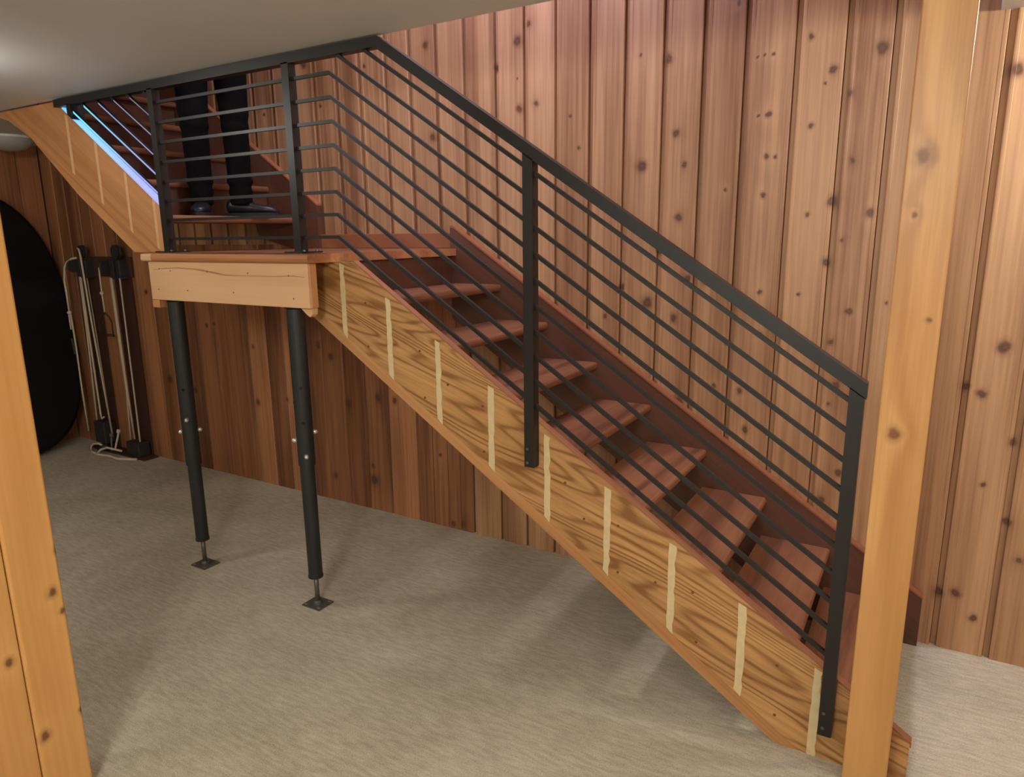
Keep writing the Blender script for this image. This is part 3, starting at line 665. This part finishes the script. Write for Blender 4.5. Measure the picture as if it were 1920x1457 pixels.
# head, neck and hands in one skinned figure
bm = bmesh.new()
def ell(c, a, b, h, n=16, m_=12, fn=None):
    rs = []
    for i in range(1, m_):
        ph = math.pi * i / m_; r = math.sin(ph); z = -math.cos(ph)
        k_ = 1.0 if z > -0.1 else 1.0 - 0.22 * (-z)
        rs.append(ring(bm, c + Vector((0, 0, z * h)), side, fwd, a * r * k_, b * r * k_, n))
    for p_, q_ in zip(rs, rs[1:]):
        for i in range(n): bm.faces.new((p_[i], p_[(i + 1) % n], q_[(i + 1) % n], q_[i]))
    bm.faces.new(rs[0][::-1]); bm.faces.new(rs[-1])
add_tube(bm, [at(0, -0.01, 1.42), at(0, 0, 1.50), at(0, 0.01, 1.60)], 0.055, 16, True, [0.06, 0.054, 0.055])
ell(at(0, 0.02, 1.655), 0.077, 0.098, 0.118)
add_tube(bm, [at(0, 0.112, 1.675), at(0, 0.124, 1.655), at(0, 0.130, 1.640), at(0, 0.115, 1.628)], 0.01, 10, True, [0.007, 0.010, 0.014, 0.009])
for sg in (-1, 1):
    add_tube(bm, [at(sg * 0.076, 0.01, 1.635), at(sg * 0.083, 0.006, 1.655), at(sg * 0.080, 0.006, 1.68)], 0.012, 8, True, [0.007, 0.014, 0.009])
add_tube(bm, [at(-0.025, 0.102, 1.598), at(0, 0.112, 1.600), at(0.025, 0.102, 1.598)], 0.007, 8, True, [0.004, 0.008, 0.004])
add_tube(bm, [at(-0.022, 0.100, 1.588), at(0, 0.109, 1.587), at(0.022, 0.100, 1.588)], 0.007, 8, True, [0.004, 0.008, 0.004])
bd = link('head', bm, M['skin'], pe, True); remesh(bd, 0.006, 3)
for sg in (-1, 1):
    bm = bmesh.new(); c = at(sg * 0.24, 0.065, 0.87)
    loft(bm, [(c + Vector((0, 0, -0.085)), 0.015, 0.040), (c + Vector((0, 0, -0.05)), 0.017, 0.042), (c, 0.018, 0.030), (c + Vector((0, 0, 0.05)), 0.024, 0.028)], 14)
    for j, L in enumerate((0.068, 0.080, 0.074, 0.058)):
        f0 = 0.030 - 0.020 * j
        b0 = c + fwd * f0 + Vector((0, 0, -0.08))
        add_tube(bm, [b0, b0 + Vector((0, 0, -L * 0.45)), b0 - side * sg * 0.008 + Vector((0, 0, -L * 0.75)), b0 - side * sg * 0.020 + Vector((0, 0, -L))], 0.009, 8, True, [0.0095, 0.009, 0.008, 0.006])
    b0 = c + fwd * 0.030 + Vector((0, 0, -0.03))
    add_tube(bm, [b0, b0 + fwd * 0.025 - side * sg * 0.010 + Vector((0, 0, -0.03)), b0 + fwd * 0.030 - side * sg * 0.018 + Vector((0, 0, -0.065))], 0.01, 8, True, [0.013, 0.0105, 0.008])
    h = link('hand', bm, M['skin'], pe, True); remesh(h, 0.0045, 2)
    bm = bmesh.new(); add_tube(bm, [at(sg * 0.030, 0.098, 1.664), at(sg * 0.030, 0.104, 1.664), at(sg * 0.030, 0.109, 1.664)], 0.01, 12, True, [0.013, 0.010, 0.003])
    link('eye', bm, M['eye'], pe, True)
bm = bmesh.new()
ell(at(0, 0.000, 1.690), 0.086, 0.100, 0.098)
link('hair', bm, M['hair'], pe, True)
def shoe(pos, dirv):
    d = dirv.normalized(); s = Vector((-d.y, d.x, 0))
    bm = bmesh.new(); prof = [(-0.085, 0.032, 0.050, 0.070), (-0.05, 0.037, 0.055, 0.090), (0.0, 0.038, 0.052, 0.088), (0.05, 0.042, 0.040, 0.060), (0.10, 0.047, 0.034, 0.050), (0.145, 0.044, 0.030, 0.044), (0.178, 0.028, 0.024, 0.032), (0.19, 0.012, 0.020, 0.020)]
    rs = []
    for (t, hw, zc, hz) in prof:
        r = []
        for i in range(16):
            a, b = sup(2 * math.pi * i / 16, hw, 1.0, 2.3)
            zz = 0.012 + (b * 0.5 + 0.5) * hz
            r.append(bm.verts.new(pos + d * t + s * a + Vector((0, 0, zz))))
        rs.append(r)
    for a, b in zip(rs, rs[1:]):
        for i in range(16): bm.faces.new((a[i], a[(i + 1) % 16], b[(i + 1) % 16], b[i]))
    bm.faces.new(rs[0][::-1]); bm.faces.new(rs[-1])
    o = link('shoe', bm, M['leather'], pe, True)
    sub = o.modifiers.new('sub', 'SUBSURF'); sub.levels = 1; sub.render_levels = 1
    pts = [(pos + d * t + s * hw * 1.06) for (t, hw, _, _) in prof] + [(pos + d * t - s * hw * 1.06) for (t, hw, _, _) in prof[::-1]]
    sl = link('sole', prism([(p_.x, p_.y) for p_ in pts], ZT + 0.0005, ZT + 0.018, 'xy'), M['sole'], o)
    for q in range(3):
        t = 0.035 + 0.022 * q; zc = 0.085 - 0.012 * q
        link('lace', tube([pos + d * t + s * 0.022 + Vector((0, 0, zc - 0.004)), pos + d * t + Vector((0, 0, zc + 0.004)), pos + d * t - s * 0.022 + Vector((0, 0, zc - 0.004))], 0.002, 6), M['sole'], o)
shoe(at(-0.095, -0.01, 0) , fwd + side * -0.10)
shoe(at(0.100, -0.015, 0), fwd * 0.35 + side * 0.95)
